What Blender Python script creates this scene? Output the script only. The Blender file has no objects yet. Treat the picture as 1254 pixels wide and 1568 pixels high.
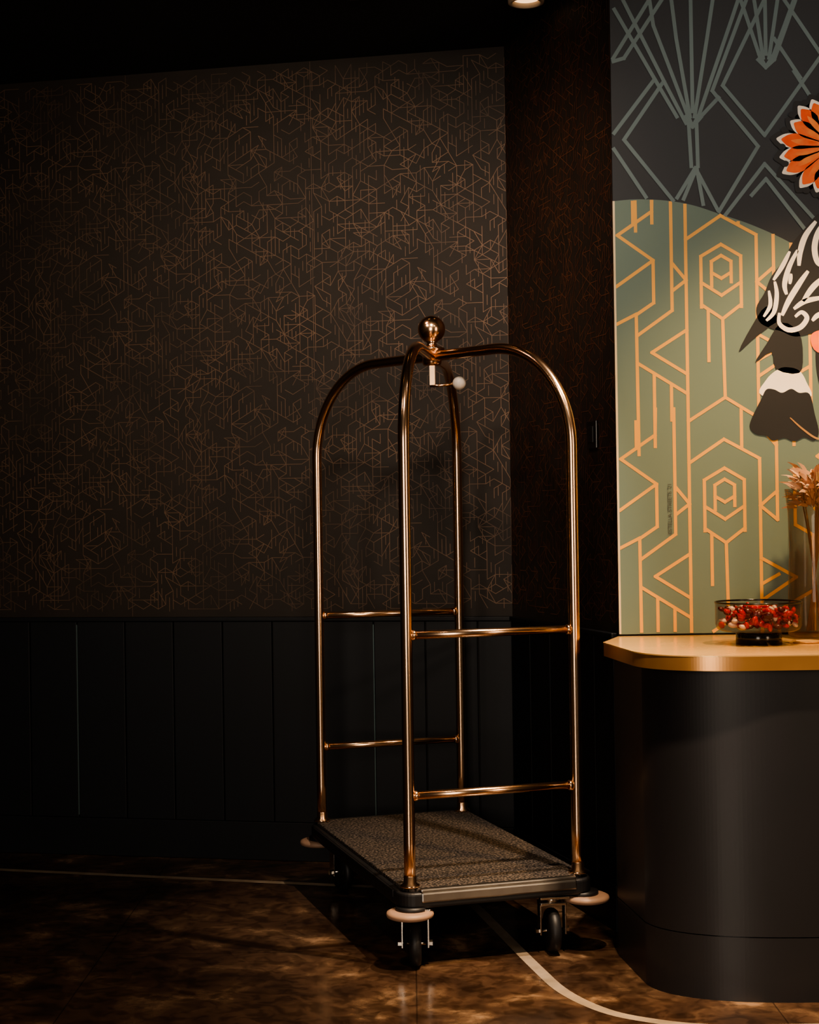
import bpy, bmesh, math, random
from mathutils import Vector, Matrix
from mathutils.geometry import tessellate_polygon
random.seed(7)
S = bpy.context.scene
COL = S.collection

# ------------------------------------------------------------------ helpers
def link(o, parent=None):
    COL.objects.link(o)
    if parent is not None:
        o.parent = parent
    return o

def empty(name, loc=(0,0,0), rz=0.0):
    e = bpy.data.objects.new(name, None)
    e.empty_display_size = 0.1
    e.location = loc
    e.rotation_euler = (0,0,rz)
    return link(e)

def mesh_obj(name, verts, faces, mat=None, parent=None, smooth=False, loc=(0,0,0), rot=(0,0,0)):
    me = bpy.data.meshes.new(name)
    me.from_pydata([tuple(v) for v in verts], [], faces)
    me.validate()
    bm = bmesh.new(); bm.from_mesh(me)
    bmesh.ops.recalc_face_normals(bm, faces=bm.faces)
    bm.to_mesh(me); bm.free()
    if smooth:
        for p in me.polygons: p.use_smooth = True
    me.update()
    o = bpy.data.objects.new(name, me)
    if mat: 
        for m in (mat if isinstance(mat,(list,tuple)) else [mat]): me.materials.append(m)
    o.location = loc; o.rotation_euler = rot
    return link(o, parent)

def bevel(o, w, seg=2):
    m = o.modifiers.new("bevel", 'BEVEL'); m.width = w; m.segments = seg; m.limit_method='ANGLE'
    m.harden_normals = False
    return o

def box(name, c, s, mat, parent=None, rz=0, bev=0, rot=None):
    x,y,z = [k/2 for k in s]
    v = [(-x,-y,-z),(x,-y,-z),(x,y,-z),(-x,y,-z),(-x,-y,z),(x,-y,z),(x,y,z),(-x,y,z)]
    f = [(0,3,2,1),(4,5,6,7),(0,1,5,4),(1,2,6,5),(2,3,7,6),(3,0,4,7)]
    o = mesh_obj(name, v, f, mat, parent, loc=c, rot=rot or (0,0,rz))
    if bev: bevel(o, bev)
    return o

def prism(name, pts, z0, z1, mat, parent=None, bev=0):
    n = len(pts)
    v = [(p[0],p[1],z0) for p in pts]+[(p[0],p[1],z1) for p in pts]
    f = [tuple(range(n))[::-1], tuple(range(n,2*n))]+[(i,(i+1)%n,n+(i+1)%n,n+i) for i in range(n)]
    o = mesh_obj(name, v, f, mat, parent)
    if bev: bevel(o, bev, 3)
    return o

def lathe(name, prof, mat, parent=None, seg=40, loc=(0,0,0), rot=(0,0,0), smooth=True):
    v=[];f=[]
    n=len(prof)
    for i in range(seg):
        a=2*math.pi*i/seg
        for r,z in prof: v.append((r*math.cos(a), r*math.sin(a), z))
    for i in range(seg):
        j=(i+1)%seg
        for k in range(n-1):
            f.append((i*n+k, j*n+k, j*n+k+1, i*n+k+1))
    me_o = mesh_obj(name, v, f, mat, parent, smooth, loc, rot)
    bm=bmesh.new(); bm.from_mesh(me_o.data)
    bmesh.ops.remove_doubles(bm, verts=bm.verts, dist=1e-6)
    bmesh.ops.recalc_face_normals(bm, faces=bm.faces)
    bm.to_mesh(me_o.data); bm.free()
    return me_o

def tube(name, pts, r, mat, parent=None, seg=20, rads=None):
    pts=[Vector(p) for p in pts]
    n=len(pts); v=[]; f=[]
    T=[]
    for i in range(n):
        a=pts[max(i-1,0)]; b=pts[min(i+1,n-1)]
        T.append((b-a).normalized())
    ref = Vector((0,0,1)) if abs(T[0].z)<0.9 else Vector((1,0,0))
    N = (ref - T[0]*ref.dot(T[0])).normalized()
    for i in range(n):
        N = (N - T[i]*N.dot(T[i])).normalized()
        B = T[i].cross(N)
        rr = rads[i] if rads else r
        for k in range(seg):
            a=2*math.pi*k/seg
            v.append(pts[i]+N*rr*math.cos(a)+B*rr*math.sin(a))
    for i in range(n-1):
        for k in range(seg):
            k2=(k+1)%seg
            f.append((i*seg+k,i*seg+k2,(i+1)*seg+k2,(i+1)*seg+k))
    f.append(tuple(range(seg))[::-1]); f.append(tuple(range((n-1)*seg,n*seg)))
    return mesh_obj(name, v, f, mat, parent, True)

def smooth_closed(pts, sub=6, closed=True):
    out=[]; n=len(pts)
    rng = n if closed else n-1
    for i in range(rng):
        if closed: p0,p1,p2,p3=[pts[(i+k-1)%n] for k in range(4)]
        else:
            p0=pts[max(i-1,0)];p1=pts[i];p2=pts[i+1];p3=pts[min(i+2,n-1)]
        for s in range(sub):
            t=s/sub
            out.append(tuple(0.5*((2*p1[d])+(-p0[d]+p2[d])*t+(2*p0[d]-5*p1[d]+4*p2[d]-p3[d])*t*t+(-p0[d]+3*p1[d]-3*p2[d]+p3[d])*t**3) for d in (0,1)))
    if not closed: out.append(tuple(pts[-1]))
    return out

# ------------------------------------------------------------------ materials
def mat(name, col, rough=0.5, metal=0.0, noise=None, bump=None, coat=0, **kw):
    m=bpy.data.materials.new(name); m.use_nodes=True
    nt=m.node_tree; b=nt.nodes["Principled BSDF"]
    b.inputs["Base Color"].default_value=(*col,1)
    b.inputs["Roughness"].default_value=rough
    b.inputs["Metallic"].default_value=metal
    if coat: b.inputs["Coat Weight"].default_value=coat; b.inputs["Coat Roughness"].default_value=0.15
    for k,v in kw.items(): b.inputs[k.replace("_"," ")].default_value=v
    tc=nt.nodes.new("ShaderNodeTexCoord")
    if noise:
        sc,c2,det=noise
        n=nt.nodes.new("ShaderNodeTexNoise"); n.inputs["Scale"].default_value=sc; n.inputs["Detail"].default_value=det
        nt.links.new(tc.outputs["Object"], n.inputs["Vector"])
        r=nt.nodes.new("ShaderNodeValToRGB")
        r.color_ramp.elements[0].position=0.35; r.color_ramp.elements[1].position=0.65
        r.color_ramp.elements[0].color=(*col,1); r.color_ramp.elements[1].color=(*c2,1)
        nt.links.new(n.outputs["Fac"], r.inputs["Fac"]); nt.links.new(r.outputs["Color"], b.inputs["Base Color"])
    if bump:
        sc,st,dist=bump
        n=nt.nodes.new("ShaderNodeTexNoise"); n.inputs["Scale"].default_value=sc; n.inputs["Detail"].default_value=4
        nt.links.new(tc.outputs["Object"], n.inputs["Vector"])
        bp=nt.nodes.new("ShaderNodeBump"); bp.inputs["Strength"].default_value=st; bp.inputs["Distance"].default_value=dist
        nt.links.new(n.outputs["Fac"], bp.inputs["Height"]); nt.links.new(bp.outputs["Normal"], b.inputs["Normal"])
    return m

M_copper = mat("polished_copper_brass",(0.98,0.66,0.43),0.20,1.0, noise=(3,(0.96,0.63,0.39),2))
M_paper  = mat("wallpaper_ground",(0.019,0.014,0.011),0.65,0.0, noise=(6,(0.025,0.018,0.014),3), bump=(300,0.2,0.001))
M_pline  = mat("wallpaper_copper_ink",(0.085,0.054,0.038),0.5,0.2, noise=(5,(0.185,0.115,0.075),4))
M_pline2 = mat("wallpaper_red_ink",(0.12,0.05,0.030),0.5,0.2, noise=(9,(0.20,0.09,0.05),3))
M_wains  = mat("navy_wainscot_paint",(0.0022,0.0038,0.0070),0.55,0, noise=(5,(0.003,0.005,0.009),2))
M_trim   = mat("panel_joint_trim",(0.12,0.18,0.19),0.4,0.3)
M_ceil   = mat("black_ceiling_paint",(0.006,0.009,0.012),0.8, noise=(4,(0.008,0.011,0.014),2))
M_dark   = mat("dark_room_paint",(0.05,0.04,0.032),0.7, noise=(3,(0.06,0.05,0.04),2))
M_rubber = mat("black_rubber",(0.012,0.012,0.014),0.5, bump=(80,0.1,0.001))
M_alu    = mat("satin_aluminium",(0.35,0.33,0.30),0.32,1.0, noise=(20,(0.30,0.28,0.26),2))
M_chrome = mat("chrome_fork",(0.7,0.66,0.6),0.2,1.0, noise=(20,(0.6,0.56,0.5),2))
M_bump   = mat("tan_bumper",(0.42,0.27,0.19),0.5, noise=(15,(0.36,0.23,0.16),2))
M_knob   = mat("ivory_knob",(0.92,0.88,0.82),0.3, noise=(30,(0.88,0.83,0.77),2))
M_green  = mat("mural_sage",(0.125,0.185,0.160),0.6, noise=(2,(0.140,0.198,0.165),3))
M_char   = mat("mural_charcoal",(0.019,0.023,0.031),0.6, noise=(2,(0.023,0.028,0.036),3))
M_gold   = mat("mural_gold_lines",(0.80,0.40,0.065),0.5, noise=(6,(0.72,0.36,0.065),3))
M_grey   = mat("mural_grey_lines",(0.14,0.20,0.215),0.6, noise=(3,(0.11,0.16,0.175),3))
M_black  = mat("mural_black",(0.007,0.008,0.011),0.6, noise=(6,(0.009,0.010,0.013),2))
M_white  = mat("mural_white",(0.90,0.85,0.78),0.6, noise=(8,(0.84,0.77,0.68),2))
M_orange = mat("mural_orange",(0.90,0.09,0.012),0.6, noise=(14,(0.95,0.20,0.035),3))
M_orange2= mat("mural_orange_light",(0.95,0.30,0.07),0.6, noise=(14,(0.85,0.11,0.02),3))
M_edge   = mat("mural_panel_edge",(0.75,0.62,0.40),0.5, noise=(8,(0.65,0.5,0.3),2))
M_text   = mat("mural_text",(0.05,0.06,0.055),0.6)
M_body   = mat("counter_black_lacquer",(0.014,0.014,0.016),0.45, noise=(3,(0.017,0.016,0.019),2), coat=0.08)
M_ctop   = mat("counter_top_gold",(0.86,0.54,0.22),0.22,0.35, noise=(4,(0.76,0.46,0.18),4))
M_cedge  = mat("counter_edge_copper",(0.75,0.40,0.16),0.28,0.75, noise=(5,(0.62,0.32,0.12),3))
M_red    = mat("candy_red",(0.50,0.008,0.010),0.2, noise=(30,(0.35,0.006,0.006),2))
M_cwhite = mat("candy_white",(0.80,0.58,0.48),0.25, noise=(30,(0.7,0.5,0.4),2))
M_cdark  = mat("candy_dark",(0.10,0.008,0.01),0.25, noise=(30,(0.06,0.006,0.006),2))
M_pampas = mat("dried_leaf",(0.72,0.48,0.32),0.8, noise=(20,(0.62,0.36,0.22),2))
M_stem   = mat("dried_stem",(0.25,0.14,0.06),0.8, noise=(20,(0.2,0.1,0.04),2))
M_gloss  = mat("gloss_black",(0.008,0.008,0.009),0.15, noise=(20,(0.01,0.01,0.011),2))
def glass(name,col,alpha,rough=0.03):
    m=mat(name,col,rough); b=m.node_tree.nodes["Principled BSDF"]
    nt=m.node_tree
    fr=nt.nodes.new("ShaderNodeLayerWeight"); fr.inputs["Blend"].default_value=0.35
    mr=nt.nodes.new("ShaderNodeMapRange"); mr.inputs["To Min"].default_value=alpha; mr.inputs["To Max"].default_value=min(1,alpha+0.45)
    nt.links.new(fr.outputs["Facing"],mr.inputs["Value"]); nt.links.new(mr.outputs["Result"],b.inputs["Alpha"])
    return m
M_glass = glass("smoked_bowl_glass",(0.05,0.035,0.035),0.22)
M_amber = glass("amber_vase_glass",(0.10,0.05,0.018),0.34)
def emis(name,col,st):
    m=mat(name,col,0.4); b=m.node_tree.nodes["Principled BSDF"]
    b.inputs["Emission Color"].default_value=(*col,1); b.inputs["Emission Strength"].default_value=st
    return m
M_lamp = emis("warm_lamp_lens",(1.0,0.62,0.32),2.0)
M_ring = mat("lamp_ring_cream",(0.5,0.42,0.34),0.4, noise=(20,(0.45,0.38,0.3),2))

# carpet (speckled)
M_carpet = mat("speckled_deck_carpet",(0.05,0.043,0.038),0.95, bump=(350,0.9,0.004))
nt=M_carpet.node_tree; b=nt.nodes["Principled BSDF"]
tc=nt.nodes.new("ShaderNodeTexCoord"); n=nt.nodes.new("ShaderNodeTexNoise"); n.inputs["Scale"].default_value=140; n.inputs["Detail"].default_value=5
r=nt.nodes.new("ShaderNodeValToRGB"); r.color_ramp.elements[0].position=0.47; r.color_ramp.elements[1].position=0.64
r.color_ramp.elements[0].color=(0.014,0.012,0.011,1); r.color_ramp.elements[1].color=(0.19,0.15,0.125,1)
nt.links.new(tc.outputs["Object"],n.inputs["Vector"]); nt.links.new(n.outputs["Fac"],r.inputs["Fac"]); nt.links.new(r.outputs["Color"],b.inputs["Base Color"])

# floor marble
M_floor = bpy.data.materials.new("brown_marble_floor"); M_floor.use_nodes=True
nt=M_floor.node_tree; b=nt.nodes["Principled BSDF"]; L=nt.links
tc=nt.nodes.new("ShaderNodeTexCoord")
mp=nt.nodes.new("ShaderNodeMapping"); mp.inputs["Rotation"].default_value=(0,0,0.5)
L.new(tc.outputs["Object"],mp.inputs["Vector"])
n1=nt.nodes.new("ShaderNodeTexNoise"); n1.inputs["Scale"].default_value=5.0; n1.inputs["Detail"].default_value=7; n1.inputs["Roughness"].default_value=0.58; n1.inputs["Distortion"].default_value=0.5
L.new(mp.outputs["Vector"],n1.inputs["Vector"])
r1=nt.nodes.new("ShaderNodeValToRGB")
cr=r1.color_ramp; cr.elements[0].position=0.36; cr.elements[0].color=(0.052,0.030,0.020,1)
cr.elements[1].position=0.68; cr.elements[1].color=(0.40,0.26,0.165,1)
e=cr.elements.new(0.52); e.color=(0.105,0.060,0.037,1)
e=cr.elements.new(0.60); e.color=(0.18,0.11,0.066,1)
L.new(n1.outputs["Fac"],r1.inputs["Fac"])
vn=nt.nodes.new("ShaderNodeTexNoise"); vn.inputs["Scale"].default_value=18; vn.inputs["Detail"].default_value=6; vn.inputs["Distortion"].default_value=1.0
L.new(mp.outputs["Vector"],vn.inputs["Vector"])
mx=nt.nodes.new("ShaderNodeMix"); mx.data_type='RGBA'; mx.blend_type='MULTIPLY'
rv=nt.nodes.new("ShaderNodeValToRGB"); rv.color_ramp.elements[0].position=0.40; rv.color_ramp.elements[0].color=(0.40,0.38,0.37,1); rv.color_ramp.elements[1].position=0.55
L.new(vn.outputs["Fac"],rv.inputs["Fac"])
mx.inputs["Factor"].default_value=0.75
L.new(r1.outputs["Color"],mx.inputs["A"]); L.new(rv.outputs["Color"],mx.inputs["B"])
# large tile joints
bk=nt.nodes.new("ShaderNodeTexBrick"); bk.offset=0.0; bk.inputs["Scale"].default_value=1.0
bk.inputs["Brick Width"].default_value=0.9; bk.inputs["Row Height"].default_value=0.9; bk.inputs["Mortar Size"].default_value=0.002
bk.inputs["Color1"].default_value=(1,1,1,1); bk.inputs["Color2"].default_value=(0.86,0.86,0.86,1); bk.inputs["Mortar"].default_value=(0.4,0.4,0.4,1)
L.new(tc.outputs["Object"],bk.inputs["Vector"])
mx2=nt.nodes.new("ShaderNodeMix"); mx2.data_type='RGBA'; mx2.blend_type='MULTIPLY'; mx2.inputs["Factor"].default_value=1
L.new(mx.outputs["Result"],mx2.inputs["A"]); L.new(bk.outputs["Color"],mx2.inputs["B"])
L.new(mx2.outputs["Result"],b.inputs["Base Color"])
rr=nt.nodes.new("ShaderNodeMapRange"); rr.inputs["To Min"].default_value=0.12; rr.inputs["To Max"].default_value=0.26
L.new(vn.outputs["Fac"],rr.inputs["Value"]); L.new(rr.outputs["Result"],b.inputs["Roughness"])
bp=nt.nodes.new("ShaderNodeBump"); bp.inputs["Strength"].default_value=0.10; bp.inputs["Distance"].default_value=0.002
L.new(vn.outputs["Fac"],bp.inputs["Height"]); L.new(bp.outputs["Normal"],b.inputs["Normal"])
M_inlay = mat("pale_floor_inlay",(0.46,0.37,0.28),0.4, noise=(14,(0.32,0.25,0.18),5))

# ------------------------------------------------------------------ room
CH = 2.912
corner=Vector((0.36,5.56)); dl=Vector((-1.91,0.39)).normalized()
mcor = Vector((0.616,4.652))
LW = corner + dl*4.45
def wall(name,p,q,out,z0,z1,m,th=0.1):
    p=Vector(p);q=Vector(q);o=Vector(out).normalized()*th
    return prism(name,[p,q,q+o,p+o],z0,z1,m)
nb = Vector((-dl.y,dl.x)); 
if nb.y>0: nb=-nb        # inward normal of back wall
wb = wall("wall_back", LW, corner, -nb, 0, CH, M_paper)
dr = (mcor-corner).normalized(); nr=Vector((dr.y,-dr.x))
if nr.x>0: nr=-nr
wr = wall("wall_return", corner, mcor, -nr, 0, CH, M_paper)
wm = wall("wall_mural", mcor, (3.2,4.652), (0,1), 0, CH, M_dark)
wall("wall_left", (LW.x,-2.2), (LW.x,LW.y), (-1,0), 0, CH, M_dark)
wall("wall_right", (3.2,-2.2), (3.2,4.652), (1,0), 0, CH, M_dark)
wall("wall_rear", (LW.x,-2.2), (3.2,-2.2), (0,-1), 0, CH, M_dark)
rp=[(LW.x,-2.2),(3.2,-2.2),(3.2,4.652),tuple(mcor),tuple(corner),tuple(LW)]
def grow(k):
    c=Vector((-0.4,2)); return [tuple(c+(Vector(p)-c)*k) for p in rp]
prism("floor",grow(1.03),-0.1,0,M_floor)
prism("ceiling",grow(1.03),CH,CH+0.1,M_ceil)

# wallpaper line pattern: broken labyrinth of vertical / slanted strokes, repeating every drop
def wp_segments(w,h,z0):
    a=0.034; cx=a*math.cos(math.radians(30))
    NI,NJ=20,28            # repeat cell of the printed roll
    cell={}
    rnd=random.Random(21)
    for i in range(NI):
        for j in range(NJ):
            L_=[]
            if rnd.random()<0.52: L_.append(((0,0),(0,a)))
            if rnd.random()<0.20: L_.append(((0.5*cx,0.25*a),(0.5*cx,1.25*a)))
            if rnd.random()<0.12: L_.append(((-0.5*cx,0.25*a),(-0.5*cx,1.25*a)))
            if rnd.random()<0.38: L_.append(((0,0),(cx,a/2)))
            if rnd.random()<0.38: L_.append(((0,0),(cx,-a/2)))
            if rnd.random()<0.15: L_.append(((0,0),(2*cx,0)))
            if rnd.random()<0.08: L_.append(((0,0),(cx,1.5*a)))
            if rnd.random()<0.08: L_.append(((0,0),(cx,-1.5*a)))
            cell[(i,j)]=L_
    segs=[]
    ni=int(w/cx)+1; nj=int(h/a)+2
    for i in range(ni):
        for j in range(nj):
            x=i*cx; y=z0+j*a+(a/2 if i%2 else 0)
            for p,q in cell[(i%NI,(j+(i//NI)*13)%NJ)]:
                segs.append(((x+p[0],y+p[1]),(x+q[0],y+q[1])))
    return [s for s in segs if min(s[0][1],s[1][1])>z0 and max(s[0][1],s[1][1])<z0+h and max(s[0][0],s[1][0])<w and min(s[0][0],s[1][0])>=0]
def strips(name, segs, w, mapf, m, parent):
    v=[];f=[]
    for idx,(p,q) in enumerate(segs):
        p=Vector(p);q=Vector(q);d=(q-p)
        if d.length<1e-6: continue
        d.normalize(); n=Vector((-d.y,d.x))*w/2; e=d*w*0.4
        b0=len(v); lift=(idx%53)*0.00001
        for c in (p-e+n,p-e-n,q+e-n,q+e+n): v.append(mapf(c.x,c.y,lift))
        f.append((b0,b0+1,b0+2,b0+3))
    return mesh_obj(name,v,f,m,parent)
strips("wallpaper_line_pattern_back", wp_segments(4.4,1.99,0.90), 0.0023,
       lambda s,z,l:(corner.x+dl.x*s+nb.x*(0.001+l), corner.y+dl.y*s+nb.y*(0.001+l), z), M_pline, wb)
strips("wallpaper_line_pattern_return", wp_segments((mcor-corner).length,1.99,0.90), 0.0023,
       lambda s,z,l:(corner.x+dr.x*s+nr.x*(0.001+l), corner.y+dr.y*s+nr.y*(0.001+l), z), M_pline2, wr)
for k in range(1,7):
    A=corner+dl*(0.713*k); 
    if (A-corner).length<4.4:
        B=A+dl*0.0012
        prism("wallpaper_seam_%d"%k,[A,B,B+nb*0.0016,A+nb*0.0016],0.89,CH-0.002,M_pline,wb)

# wainscot panels
def wainscot(name,p,d,n,length,first,parts=0.19):
    e=empty(name)
    edges=[0.0]; x=first
    while x<length-0.02: edges.append(x); x+=parts
    edges.append(length)
    for i in range(len(edges)-1):
        a,b_=edges[i]+0.002,edges[i+1]-0.002
        A=p+d*a; B=p+d*b_
        q=[A,B,B+n*0.014,A+n*0.014]
        prism("board_%d"%(i+1),q,0.14,0.872,M_wains,e,bev=0.0025)
    A=p; B=p+d*length
    prism("cap_rail",[A,B,B+n*0.02,A+n*0.02],0.872,0.888,M_wains,e,bev=0.003)
    prism("skirting",[A,B,B+n*0.018,A+n*0.018],0.0,0.14,M_wains,e,bev=0.003)
    return e
wl=wainscot("trim_1",corner,dl,nb,4.4,0.504-0.38)
for k,s in enumerate((0.504,1.644,2.784)):
    A=corner+dl*(s-0.0017)+nb*0.004; B=corner+dl*(s+0.0017)+nb*0.004
    prism("joint_strip_%d"%(k+1),[A,B,B+nb*0.011,A+nb*0.011],0.15,0.86,M_trim,wl)
wainscot("trim_2",corner+dr*0.02,dr,nr,(mcor-corner).length-0.03,0.19)

# light switch on return wall
sw=empty("light_switch")
t=0.775; c=corner+dr*t
ang=math.atan2(dr.y,dr.x)
box("plate",(c.x+nr.x*0.005,c.y+nr.y*0.005,1.487),(0.075,0.008,0.085),M_gloss,sw,rz=ang,bev=0.002)
box("rocker",(c.x+nr.x*0.011,c.y+nr.y*0.011,1.487),(0.04,0.006,0.05),M_rubber,sw,rz=ang,bev=0.002)

# floor inlay
def ribbon(name,pts,w,z,m):
    v=[];f=[];n=len(pts)
    for i in range(n):
        a=Vector(pts[max(i-1,0)]);b_=Vector(pts[min(i+1,n-1)]);d=(b_-a).normalized();nn=Vector((-d.y,d.x))*w/2
        p=Vector(pts[i]); v+=[(p.x+nn.x,p.y+nn.y,z),(p.x-nn.x,p.y-nn.y,z)]
        if i: f.append((2*i-2,2*i-1,2*i+1,2*i))
    return mesh_obj(name,v,f,m)
path=[(-3.9,6.14),(-1.49,5.635),(-0.28,5.32),(0.06,5.235),(0.135,5.17),(0.19,5.0),(0.235,4.78),(0.329,4.31),(0.385,4.08),(0.47,3.92),(0.57,3.84),(0.70,3.79),(0.9,3.78),(3.0,3.78)]
seg=[path[0],path[1],path[2]]+smooth_closed(path[2:],6,False)[1:]
inl=ribbon("floor_inlay_line",seg,0.034,0.0008,M_inlay)

# ------------------------------------------------------------------ mural
F=2400.0; MY=4.638; K=4.65/F
mural=empty("wall_mural_artwork")
def der(x,y):   # straighten traced artwork coordinates
    return (x+0.0148*(784-y), y+0.0148*(x-627))
def art(xd,yd,layer=0):
    return ((xd-627)*K, MY-0.0006*layer, 1.23+(798-yd)*K)
XL,XR=945.0,1900.0
YT=798-(CH-1.23)/K; YB=798-(0.885-1.23)/K
arc=[der(*p) for p in [(932,309),(975,306),(1020,308),(1060,315),(1100,328),(1150,345),(1205,370),(1254,400),(1300,440),(1345,500)]]
arc[0]=(XL,arc[0][1])
arcs=smooth_closed(arc,6,False)
def arcy(x):
    for i in range(len(arcs)-1):
        if arcs[i][0]<=x<=arcs[i+1][0]:
            t=(x-arcs[i][0])/(arcs[i+1][0]-arcs[i][0]+1e-9); return arcs[i][1]+(arcs[i+1][1]-arcs[i][1])*t
    return 520 if x>arcs[-1][0] else arcs[0][1]
def poly(name,pts,m,layer,smooth=0):
    if smooth: pts=smooth_closed(pts,smooth)
    tri=tessellate_polygon([[Vector((p[0],p[1],0)) for p in pts]])
    return mesh_obj(name,[art(p[0],p[1],layer) for p in pts],[tuple(t) for t in tri],m,mural)
x0=(XL-627)*K; x1=(XR-627)*K
box("mural_board",((x0+x1)/2,MY+0.007,(0.885+CH)/2),(x1-x0,0.012,CH-0.885),M_char,mural)
lower=[(XL,YB-0.5)]+arcs+[(arcs[-1][0],520),(XR-1,520),(XR-1,YB-0.5)]
poly("sage_field",lower,M_green,1)
poly("panel_edge_strip",[(XL-0.6,arc[0][1]),(XL+2.6,arc[0][1]),(XL+2.6,YB-1),(XL-0.6,YB-1)],M_edge,4)
def polyline_clip(lines,inside,step=3.0):
    segs=[]
    for ln in lines:
        for a,b_ in zip(ln[:-1],ln[1:]):
            L_=math.hypot(b_[0]-a[0],b_[1]-a[1]); n=max(1,int(L_/step)); start=None
            for i in range(n+1):
                p=(a[0]+(b_[0]-a[0])*i/n,a[1]+(b_[1]-a[1])*i/n)
                if inside(p):
                    if start is None: start=p
                    last=p
                else:
                    if start is not None and start!=last: segs.append((start,last))
                    start=None
            if start is not None and start!=last: segs.append((start,last))
    return segs
motif=[
 [(951,366),(975,350),(975,309)],[(951,366),(1004,330)],[(951,366),(1005,405),(1005,470),(978,488),(979,702)],
 [(1005,405),(946,446)],[(946,503),(978,487)],
 [(1004,330),(1005,290)],
 [(1033,290),(1033,482),(979,520)],
 [(1034,410),(1055,436),(1034,452)],
 [(1055,309),(1055,652)],
 [(1001,546),(1055,512)],[(1001,546),(1055,580)],
 [(979,562),(1055,610)],
 [(1004,580),(1004,690)],
 [(1030,596),(1030,650)],
 [(1055,374),(1109,338),(1163,368)],[(1136,290),(1136,352)],
 [(1163,368),(1163,466)],
 [(1078,478),(1078,400),(1109,382),(1139,400),(1139,478)],
 [(1094,446),(1094,408),(1109,399),(1124,408),(1124,440)],
 [(1094,425),(1109,434),(1124,425)],
 [(1078,440),(1109,460),(1139,440)],
 [(1078,474),(1110,496),(1139,474)],
 [(1088,484),(1088,560)],
 [(1110,496),(1112,616)],
 [(1055,652),(1112,616),(1163,648)],
 [(1163,640),(1163,560),(1190,545)],
 [(1163,440),(1189,418),(1189,345)],
 [(1189,418),(1189,462)],[(1163,440),(1189,462)],
 [(1163,520),(1216,550),(1163,585)],[(1163,466),(1163,648)],
 [(1216,380),(1216,470),(1243,486),(1243,660)],[(1189,600),(1189,690)],[(1189,600),(1243,570)],
 [(1216,620),(1216,690)],[(1163,660),(1189,690)],
]
lines=[]
for rep in range(-1,3):
    for cx_ in (0,300,600,900):
        for ln in motif:
            lines.append([(p[0]+cx_,p[1]+rep*342) for p in ln])
gs=polyline_clip(lines,lambda p: XL+3<p[0]<XR-4 and p[1]<YB-3 and p[1]>(arcy(p[0])+1 if p[0]<arcs[-1][0] else 522))
strips("gold_deco_lines",gs,5.0,lambda x,y,l:(art(x,y,2)[0],art(x,y,2)[1]-l,art(x,y,2)[2]),M_gold,mural)
def dm(*pts): return [der(*p) for p in pts]
base=[
 dm((1060,195),(1052,176),(1000,40),(985,-60)),dm((1056,180),(1035,60),(1020,-60)),
 dm((1060,172),(1058,60),(1056,-60)),dm((1063,180),(1082,60),(1100,-60)),dm((1060,195),(1070,176),(1120,30),(1150,-60)),
 dm((1048,180),(1060,195),(1073,180)),
 dm((1054,192),(1058,256)),dm((1066,192),(1068,256)),
 dm((1172,104),(1162,85),(1120,-40)),dm((1168,90),(1148,-40)),dm((1172,84),(1170,-60)),dm((1177,90),(1196,-40)),dm((1172,104),(1184,85),(1230,-40)),
 dm((1160,92),(1172,104),(1185,92)),
 dm((935,96),(955,90),(1010,5),(1040,-40)),dm((935,96),(1000,-10)),
 dm((948,-10),(1016,125),(955,215),(1030,308)),dm((936,210),(1002,122),(940,15)),dm((936,224),(992,308)),
 dm((1002,122),(1036,180)),dm((1016,125),(1050,190)),
 dm((1150,-20),(1090,140),(1160,225),(1100,325)),dm((1170,0),(1106,132),(1170,208),(1254,90),(1300,30)),
 dm((1110,330),(1170,252),(1254,345)),dm((1150,300),(1172,275),(1230,350)),
 dm((1036,304),(1064,258),(1098,322)),dm((1066,258),(1046,306)),dm((1066,258),(1076,314)),
 dm((1100,150),(1072,180)),
 dm((1215,110),(1254,170)),dm((1225,-20),(1185,92)),dm((1200,0),(1254,80)),dm((1185,60),(1225,120)),
]
dl2=[]
for cx_ in (0,330,660):
    for ln in base: dl2.append([(p[0]+cx_,p[1]) for p in ln])
ds=polyline_clip(dl2,lambda p: XL+2<p[0]<XR-4 and p[1]>YT+3 and p[1]<(arcy(p[0])-1 if p[0]<arcs[-1][0] else 518))
strips("grey_fan_lines",ds,5.8,lambda x,y,l:(art(x,y,2)[0],art(x,y,2)[1]-l,art(x,y,2)[2]),M_grey,mural)

# painted figure – left half traced, right half mirrored
MX=1300.0
def both(name,pts,m,layer,sm=5,mirror=True):
    p=[der(*q) for q in pts]
    poly(name+"_a",p,m,layer,sm)
    if mirror: poly(name+"_b",[(2*MX-q[0],q[1]) for q in p][::-1],m,layer,sm)
def stroke(name,pts,w,m,layer,mirror=True):
    p=smooth_closed([der(*q) for q in pts],8,False); n=len(p)
    for sfx,mm in (("_a",False),("_b",True)):
        if mm and not mirror: break
        v=[];f=[]
        for i in range(n):
            a=p[max(i-1,0)];b_=p[min(i+1,n-1)];dx,dy=b_[0]-a[0],b_[1]-a[1];l=math.hypot(dx,dy) or 1
            t=i/(n-1); ww=w/2*(0.35+0.65*math.sin(math.pi*min(1,max(0,0.08+t*0.84))))
            for s in (1,-1):
                x=p[i][0]-dy/l*ww*s;y=p[i][1]+dx/l*ww*s
                if mm:x=2*MX-x
                v.append(art(x,y,layer))
            if i:f.append((2*i-2,2*i-1,2*i+1,2*i))
        mesh_obj(name+sfx,v,f,m,mural)
both("striped_sleeve",[(1300,318),(1256,326),(1232,350),(1212,374),(1197,402),(1180,424),(1169,450),(1157,472),(1162,494),(1180,504),(1195,508),(1215,516),(1240,512),(1300,500)],M_black,5)
both("plume_tail",[(1172,470),(1150,500),(1130,539),(1150,522),(1178,500),(1190,490)],M_black,5,3)
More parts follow.
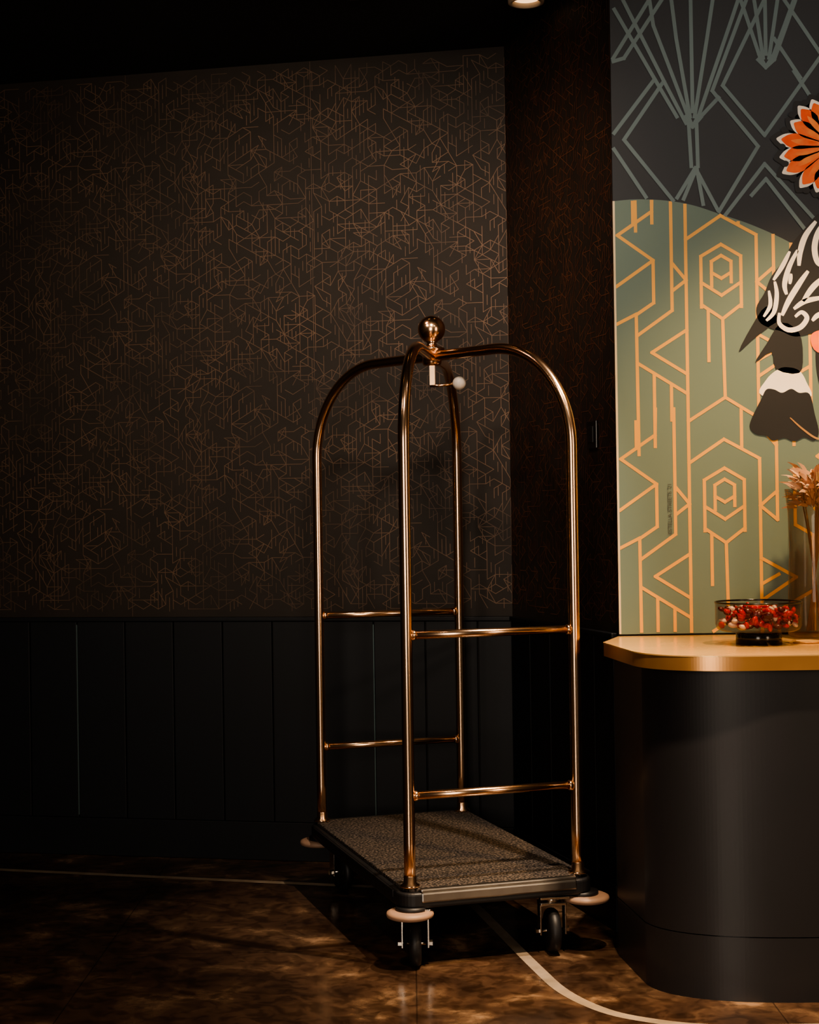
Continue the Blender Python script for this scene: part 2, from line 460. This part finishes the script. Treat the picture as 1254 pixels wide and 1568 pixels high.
both("plume_tail_2",[(1195,495),(1172,528),(1155,556),(1180,540),(1187,566),(1222,572),(1228,545),(1222,510)],M_black,5,3)
both("cuff",[(1165,606),(1172,582),(1190,566),(1205,563),(1222,568),(1233,585),(1237,610)],M_white,5)
both("glove",[(1172,597),(1164,612),(1150,640),(1147,655),(1156,665),(1172,668),(1182,675),(1200,671),(1215,676),(1230,670),(1245,675),(1252,662),(1246,635),(1238,604),(1222,602),(1210,596),(1196,602),(1184,597)],M_black,6)
st=[ ([(1208,386),(1197,408),(1183,430)],7),([(1176,446),(1178,468),(1168,486)],6),([(1185,432),(1188,452),(1184,478),(1172,492)],7),
     ([(1220,384),(1207,410),(1200,436),(1203,452)],8),
     ([(1248,340),(1232,362),(1224,386),(1222,408)],9),
     ([(1275,330),(1254,352),(1246,378),(1250,402),(1262,410)],9),
     ([(1236,416),(1222,436),(1206,462),(1196,484)],9),
     ([(1262,424),(1244,440),(1228,462)],9),
     ([(1214,474),(1232,462),(1262,456)],8),
     ([(1192,480),(1192,496),(1206,506),(1224,502),(1234,488),(1226,479),(1216,486)],8),
     ([(1242,492),(1255,482),(1285,484)],8),
     ([(1275,345),(1266,366),(1268,385)],8),
     ([(1210,420),(1208,436)],6) ]
for i,(s,w_) in enumerate(st): stroke("sleeve_stripe_%d"%(i+1),s,w_,M_white,7)
stroke("bouquet_twig",[(1208,640),(1228,658),(1250,672),(1270,668)],3,M_cedge,8)
both("sash_red",[(1240,515),(1260,505),(1300,505),(1300,545),(1250,540)],M_orange,7)
both("bodice",[(1300,500),(1255,512),(1248,560),(1262,640),(1255,720),(1300,730)],M_black,5)
fc=der(1276,225)
N=19
rp_=random.Random(5); RL=[1+rp_.uniform(-0.09,0.09) for _ in range(N)]; RA=[rp_.uniform(-0.12,0.12) for _ in range(N)]
def petal(nm,i,R,r0,wd,m,lay,ph=0.0,ps=None):
    a=2*math.pi*(i+ph+RA[i])/N; ca,sa=math.cos(a),math.sin(a)
    rl=R*RL[i]
    ps=ps or [(0,0.12),(0.35,0.55),(0.66,0.98),(0.84,0.80),(0.95,0.35)]
    outl=[(r0+(rl-r0)*t,wd*w_) for t,w_ in ps]+[(rl,0)]+[(r0+(rl-r0)*t,-wd*w_) for t,w_ in ps[::-1]]
    poly("%s_%d"%(nm,i),[(fc[0]+ca*x-sa*y,fc[1]+sa*x+ca*y) for x,y in outl],m,lay,3)
poly("feather_ground",[(fc[0]+56*math.cos(k*0.3307),fc[1]+56*math.sin(k*0.3307)) for k in range(19)],M_orange,7)
for i in range(N):
    petal("feather_black",i,92,15,16,M_black,5)  # black petal tips, part of the printed flower
    petal("feather_tip",i,83,12,11.5,M_white,6)
    petal("feather_orange",i,76,4,12,M_orange,7.5)
    petal("feather_inner",i,62,2,4.5,M_orange2,8.2,0.0)
    a=2*math.pi*(i+0.5)/N
    rr_=80; cxx=fc[0]+rr_*math.cos(a); cyy=fc[1]+rr_*math.sin(a)
    poly("feather_spot_%d"%i,[(cxx+6*math.cos(k*1.05),cyy+5*math.sin(k*1.05)) for k in range(6)],M_black,9,3)
fcu=bpy.data.curves.new("signature_text",'FONT'); fcu.body="ESTELLA STREETS '21"; fcu.size=0.0165
fcu.materials.append(M_text); fo=bpy.data.objects.new("signature_text",fcu); link(fo,mural)
px,_,pz=art(*der(1028,818),3); fo.location=(px,MY-0.003,pz); fo.rotation_euler=(math.pi/2,-math.pi/2,0)

# ------------------------------------------------------------------ reception counter
ctr=empty("reception_counter")
def bez(a,c,b_,n=48): return [tuple((1-t)**2*a[k]+2*t*(1-t)*c[k]+t*t*b_[k] for k in (0,1)) for t in [i/n for i in range(n+1)]]
top=[(0.612,4.636),(0.540,4.42)]+bez((0.578,4.12),(0.610,3.93),(0.84,3.93))+[(2.3,3.93),(2.3,4.636)]
bod=[(0.64,4.636),(0.570,4.42)]+bez((0.606,4.14),(0.650,3.963),(1.0,3.963))+[(2.27,3.963),(2.27,4.636)]
plinth=[(0.65,4.636),(0.575,4.42)]+bez((0.611,4.14),(0.655,3.969),(1.0,3.969))+[(2.265,3.969),(2.265,4.636)]
prism("counter_top",top,0.8775,0.8805,M_ctop,ctr)
prism("counter_edge",[(x+(0.002 if x<1 else 0),y) for x,y in top],0.842,0.8775,M_cedge,ctr)
prism("counter_body",bod,0.165,0.842,M_body,ctr)
prism("counter_plinth",bod,0.0,0.162,M_body,ctr)
prism("shadow_gap",plinth,0.162,0.165,M_gloss,ctr)

CZ=0.8805
bowl=empty("candy_bowl",(0.951,4.29,CZ))
lathe("foot",[(0,0),(0.062,0),(0.062,0.03),(0.056,0.034),(0,0.034)],M_gloss,bowl,loc=(0,0,0))
lathe("glass_dish",[(0,0.036),(0.10,0.036),(0.112,0.042),(0.117,0.055),(0.117,0.115)],M_glass,bowl,seg=64)
lathe("glass_rim",[(0.1165,0.112),(0.1185,0.112),(0.1185,0.1165),(0.1165,0.1165),(0.1165,0.112)],M_gloss,bowl,seg=64)
bm=bmesh.new()
for i in range(230):
    a=random.uniform(0,6.283); R=0.102*math.sqrt(random.random()); z=0.05+random.uniform(0,0.05)
    mx_=Matrix.Translation((R*math.cos(a),R*math.sin(a),z))@Matrix.Rotation(random.uniform(0,3),4,Vector((random.random(),random.random(),random.random())).normalized())@Matrix.Diagonal((1,0.8,0.55,1))
    r_=bmesh.ops.create_icosphere(bm,subdivisions=2,radius=random.uniform(0.010,0.015),matrix=mx_)
    mi=random.choices((0,1,2),(5,2,3))[0]
    for v in r_["verts"]:
        for f_ in v.link_faces: f_.material_index=mi; f_.smooth=True
me=bpy.data.meshes.new("candies"); bm.to_mesh(me); bm.free()
for m in (M_red,M_cwhite,M_cdark): me.materials.append(m)
link(bpy.data.objects.new("candies",me),bowl)

# glass vase with dried leaves
vase=empty("dried_flower_vase",(1.150,4.46,CZ))
lathe("glass_vase",[(0,0.004),(0.070,0.004),(0.076,0.012),(0.074,0.12),(0.070,0.25),(0.072,0.36),(0.080,0.425)],M_amber,vase,seg=48)
for i in range(9):
    a=random.uniform(0,6.28); r1_=0.04; lean=random.uniform(0.03,0.07)
    tube("stem_%d"%(i+1),[(r1_*math.cos(a)*-0.6,r1_*math.sin(a)*-0.6,0.02),(0.02*math.cos(a),0.02*math.sin(a),0.3),(lean*math.cos(a),lean*math.sin(a),0.47)],0.0022,M_stem,vase,seg=6)
v=[];f=[]
for i in range(260):
    a=random.uniform(0,6.283); base_r=random.uniform(0.0,0.05); z=random.uniform(0.37,0.47)
    p=Vector((base_r*math.cos(a),base_r*math.sin(a),z)); d=Vector((math.cos(a),math.sin(a),random.uniform(0.2,1.4))).normalized()
    L_=random.uniform(0.03,0.06); side=d.cross(Vector((random.random()-.5,random.random()-.5,random.random()-.5))).normalized()
    prev=p; ws=(0.001,0.0055,0.006,0.0035,0.0004)
    for s in range(4):
        q=prev+d*L_/4; b0=len(v); v+= [prev+side*ws[s],prev-side*ws[s],q-side*ws[s+1],q+side*ws[s+1]]; f.append((b0,b0+1,b0+2,b0+3)); prev=q; d=(d+Vector((0,0,-0.18))).normalized()
mesh_obj("dried_leaves",v,f,M_pampas,vase)
dish=empty("brass_coaster",(1.085,4.30,CZ))
lathe("dish",[(0,0),(0.035,0),(0.04,0.006),(0.037,0.006),(0.033,0.003),(0,0.003)],M_ctop,dish)

# ------------------------------------------------------------------ luggage cart
TH=math.radians(17)
cart=empty("luggage_cart",(0.077,4.885,0),TH)
hx,hy=0.25,0.508
D=math.hypot(hx,hy); ux,uy=hx/D,hy/D
ZB=0.222; ZT=1.742; R=0.30
def arch(name,sx,sy):
    def half(sg):
        pts=[]
        for z in [ZB+ (ZT-R-ZB)*i/10 for i in range(10)]: pts.append((D,z))
        for i in range(25):
            a=math.pi/2*i/24; pts.append((D-R+R*math.cos(a),ZT-R+R*math.sin(a)))
        for i in range(1,4): pts.append(((D-R)*(1-i/4),ZT))
        return [(sg*r*ux*sx,sg*r*uy*sy,z) for r,z in pts]
    a=half(1); b_=half(-1)
    tube(name,a+[(0,0,ZT)]+b_[::-1],0.0163,M_copper,cart,seg=32)
arch("arch_tube_1",-1,-1)
arch("arch_tube_2",1,-1)
k=0
for sy in (-1,1):
    for z in (0.915,0.472):
        k+=1
        tube("cross_rail_%d"%k,[(-hx,sy*hy,z),(0,sy*hy,z),(hx,sy*hy,z)],0.0118,M_copper,cart)
        for sx in (-1,1):
            lathe("rail_collar_%d_%d"%(k,(sx+3)//2),[(0.0125,0),(0.0145,0.001),(0.0145,0.008),(0.0125,0.010)],M_copper,cart,loc=(sx*(hx-0.015),sy*hy,z),rot=(0,-sx*math.pi/2,0))
for i,(sx,sy) in enumerate(((-1,-1),(1,-1),(-1,1),(1,1))):
    lathe("post_flange_%d"%(i+1),[(0.0,0.0),(0.027,0.0),(0.027,0.006),(0.018,0.012),(0.0175,0.03),(0.015,0.032)],M_copper,cart,loc=(sx*hx,sy*hy,ZB))
lathe("finial_hub",[(0,-0.028),(0.026,-0.028),(0.030,-0.02),(0.030,0.016),(0.040,0.020),(0.040,0.026),(0.018,0.032),(0.014,0.042),(0.020,0.046),(0.012,0.052),(0,0.052)],M_copper,cart,loc=(0,0,ZT))
bpy.ops.mesh.primitive_uv_sphere_add(segments=48,ring_count=24,radius=0.043,location=(0,0,0))
sp=bpy.context.object; sp.name="finial_ball"; sp.data.materials.append(M_copper); sp.parent=cart; sp.location=(0,0,ZT+0.085)
for p in sp.data.polygons:p.use_smooth=True
hk=-TH
def hp(x,z): return (x*math.cos(hk),x*math.sin(hk),z)
box("hook_drop",(0,0,ZT-0.055),(0.018,0.006,0.080),M_copper,cart,rz=hk,bev=0.001)
tube("hook_arm",[hp(-0.008,ZT-0.092),hp(0.03,ZT-0.090),hp(0.075,ZT-0.084)],0.0045,M_copper,cart,seg=12)
bpy.ops.mesh.primitive_uv_sphere_add(segments=32,ring_count=16,radius=0.021)
sp=bpy.context.object; sp.name="hook_knob"; sp.data.materials.append(M_knob); sp.parent=cart; sp.location=hp(0.084,ZT-0.084)
for p in sp.data.polygons:p.use_smooth=True
def rrect(a,b_,r,n=8):
    pts=[]
    for cx_,cy_,s in ((a-r,b_-r,0),(-a+r,b_-r,90),(-a+r,-b_+r,180),(a-r,-b_+r,270)):
        for i in range(n+1):
            t=math.radians(s+90*i/n); pts.append((cx_+r*math.cos(t),cy_+r*math.sin(t)))
    return pts
prism("deck_bumper_frame",rrect(0.288,0.548,0.05),0.168,0.212,M_rubber,cart,bev=0.008)
prism("deck_carpet",rrect(0.270,0.530,0.04),0.205,0.222,M_carpet,cart,bev=0.003)
for i,sy in enumerate((-1,1)):
    box("deck_end_trim_%d"%(i+1),(0,sy*0.545,0.198),(0.46,0.012,0.028),M_alu,cart,bev=0.005)
    box("deck_end_nosing_%d"%(i+1),(0,sy*0.536,0.2165),(0.46,0.022,0.010),M_alu,cart,bev=0.004)
for i,sx in enumerate((-1,1)):
    box("deck_side_trim_%d"%(i+1),(sx*0.286,0,0.198),(0.008,0.94,0.022),M_rubber,cart,bev=0.003)
for i,(x,y) in enumerate(((-0.255,-0.52),(0.272,-0.515),(-0.258,0.515),(0.258,0.515))):
    lathe("corner_bumper_%d"%(i+1),[(0,0),(0.055,0),(0.064,0.004),(0.066,0.010),(0.064,0.016),(0.055,0.020),(0,0.020)],M_bump,cart,loc=(x,y,0.141))
    lathe("corner_bumper_stem_%d"%(i+1),[(0,0),(0.045,0),(0.045,0.012),(0,0.012)],M_rubber,cart,loc=(x*0.97,y*0.985,0.159))
box("under_brace",(0.02,-0.2,0.158),(0.46,0.05,0.02),M_rubber,cart)
box("under_brace_2",(0.02,0.25,0.158),(0.46,0.05,0.02),M_rubber,cart)
def caster(i,x,y,ang):
    def T(p):
        c_,s_=math.cos(ang),math.sin(ang); return (x+p[0]*c_-p[1]*s_, y+p[0]*s_+p[1]*c_, p[2])
    box("caster_%d_plate"%i,T((0,0,0.163)),(0.085,0.085,0.008),M_chrome,cart,rz=ang,bev=0.002)
    box("caster_%d_crown"%i,T((0,0,0.142)),(0.076,0.05,0.010),M_chrome,cart,rz=ang,bev=0.003)
    lathe("caster_%d_swivel"%i,[(0,0),(0.024,0),(0.024,0.014),(0,0.014)],M_chrome,cart,loc=T((0,0,0.146)))
    for s in (-1,1):
        box("caster_%d_fork_%d"%(i,(s+3)//2),T((s*0.036,0,0.100)),(0.0045,0.034,0.092),M_chrome,cart,rz=ang,bev=0.001)
        lathe("caster_%d_bolt_%d"%(i,(s+3)//2),[(0,-0.006),(0.009,-0.006),(0.009,0.006),(0,0.006)],M_chrome,cart,seg=6,loc=T((s*0.042,0,0.064)),rot=(0,math.pi/2,ang),smooth=False)
    lathe("caster_%d_wheel"%i,[(0,-0.017),(0.045,-0.017),(0.056,-0.015),(0.0615,-0.008),(0.063,0),(0.0615,0.008),(0.056,0.015),(0.045,0.017),(0,0.017)],M_rubber,cart,loc=T((0,0,0.063)),rot=(0,math.pi/2,ang))
    tube("caster_%d_axle"%i,[T((-0.04,0,0.064)),T((0.04,0,0.064))],0.005,M_chrome,cart,seg=10)
caster(1,-0.235,-0.50,-TH)
caster(2,0.172,-0.50,-TH+0.15)
caster(3,-0.20,0.44,-TH+0.5)
caster(4,0.19,0.43,-TH-0.3)

# ------------------------------------------------------------------ lamps
def downlight(x,y,target,power,size=60,col=(1,0.70,0.42),blend=0.6,rad=0.05,ring=0.058):
    e=empty("ceiling_downlight",(x,y,CH))
    lathe("ring",[(ring-0.014,-0.004),(ring-0.012,-0.022),(ring,-0.020),(ring+0.002,0.0)],M_ring,e)
    lathe("lens",[(0,-0.006),(ring-0.012,-0.006)],M_lamp,e)
    if power:
        l=bpy.data.lights.new("downlight_beam",'SPOT'); l.energy=power; l.color=col; l.spot_size=math.radians(size); l.spot_blend=blend; l.shadow_soft_size=rad
        o=bpy.data.objects.new("downlight_beam",l); link(o,e); o.location=(0,0,-0.04)
        d=Vector(target)-Vector((x,y,CH-0.04)); o.rotation_euler=d.to_track_quat('-Z','Y').to_euler()
    return e
W=(1,0.78,0.58)
downlight(0.40,5.035,(0.3,5.0,0),0)
downlight(-0.155,4.925,(-0.1,5.5,0),0)
downlight(-1.1,3.4,(-0.50,5.75,1.75),100,72,W,blend=1.0,rad=0.15)     # wallpaper wash
downlight(0.05,3.1,(0.05,5.6,1.80),135,56,W,blend=1.0,rad=0.15)     # wallpaper wash
downlight(-0.7,4.3,(0.45,5.1,2.1),40,55,(1,0.6,0.4),blend=1.0,rad=0.1)   # unseen lamp added to brighten the return wall
downlight(1.25,3.75,(1.10,4.5,0.9),270,60,(1,0.62,0.29),blend=0.9)        # counter
downlight(1.1,2.6,(1.2,4.64,2.2),46,60,(1,0.92,0.82),blend=1.0)        # extra lamp out of view, added to lift the upper mural
downlight(0.60,3.3,(0.5,3.70,0.0),480,46,(1,0.72,0.46),blend=1.0)       # floor
downlight(-0.7,2.9,(-0.5,3.7,0.0),60,56,(1,0.68,0.42),blend=1.0)       # floor
downlight(0.75,3.9,(0.08,4.68,0.2),260,32,W,blend=0.8,rad=0.02)        # deck key
def area(x,y,z,target,sx,sy,power,col):
    l=bpy.data.lights.new("added_fill_panel",'AREA'); l.shape='RECTANGLE'; l.size=sx; l.size_y=sy; l.energy=power; l.color=col
    o=bpy.data.objects.new("added_fill_panel",l); link(o); o.location=(x,y,z)
    d=Vector(target)-Vector((x,y,z)); o.rotation_euler=d.to_track_quat('-Z','Y').to_euler()
area(-0.8,-1.7,1.5,(0.1,5,1.2),1.5,2.2,85,(1,0.84,0.68))  # unseen fill behind the camera, added for long highlights on the posts
area(2.9,1.2,1.6,(0.1,5,1.2),0.6,1.8,28,(1,0.72,0.48))  # second added fill panel, out of view on the right
w=bpy.data.worlds.new("world"); S.world=w; w.use_nodes=True
w.node_tree.nodes["Background"].inputs["Color"].default_value=(0.25,0.35,0.5,1); w.node_tree.nodes["Background"].inputs["Strength"].default_value=0.05
S.view_settings.look='AgX - Medium High Contrast'

# ------------------------------------------------------------------ camera
cam=bpy.data.cameras.new("camera"); co=bpy.data.objects.new("camera",cam); link(co)
cam.sensor_fit='VERTICAL'; cam.sensor_height=36; cam.sensor_width=36; cam.lens=36*2400/1568
pitch=math.atan(14/2400)
Rm=Matrix.Rotation(math.pi/2+pitch,4,'X')@Matrix.Rotation(-0.0148,4,'Z')
co.matrix_world=Matrix.Translation((0,0,1.23))@Rm
cam.clip_start=0.05
S.camera=co
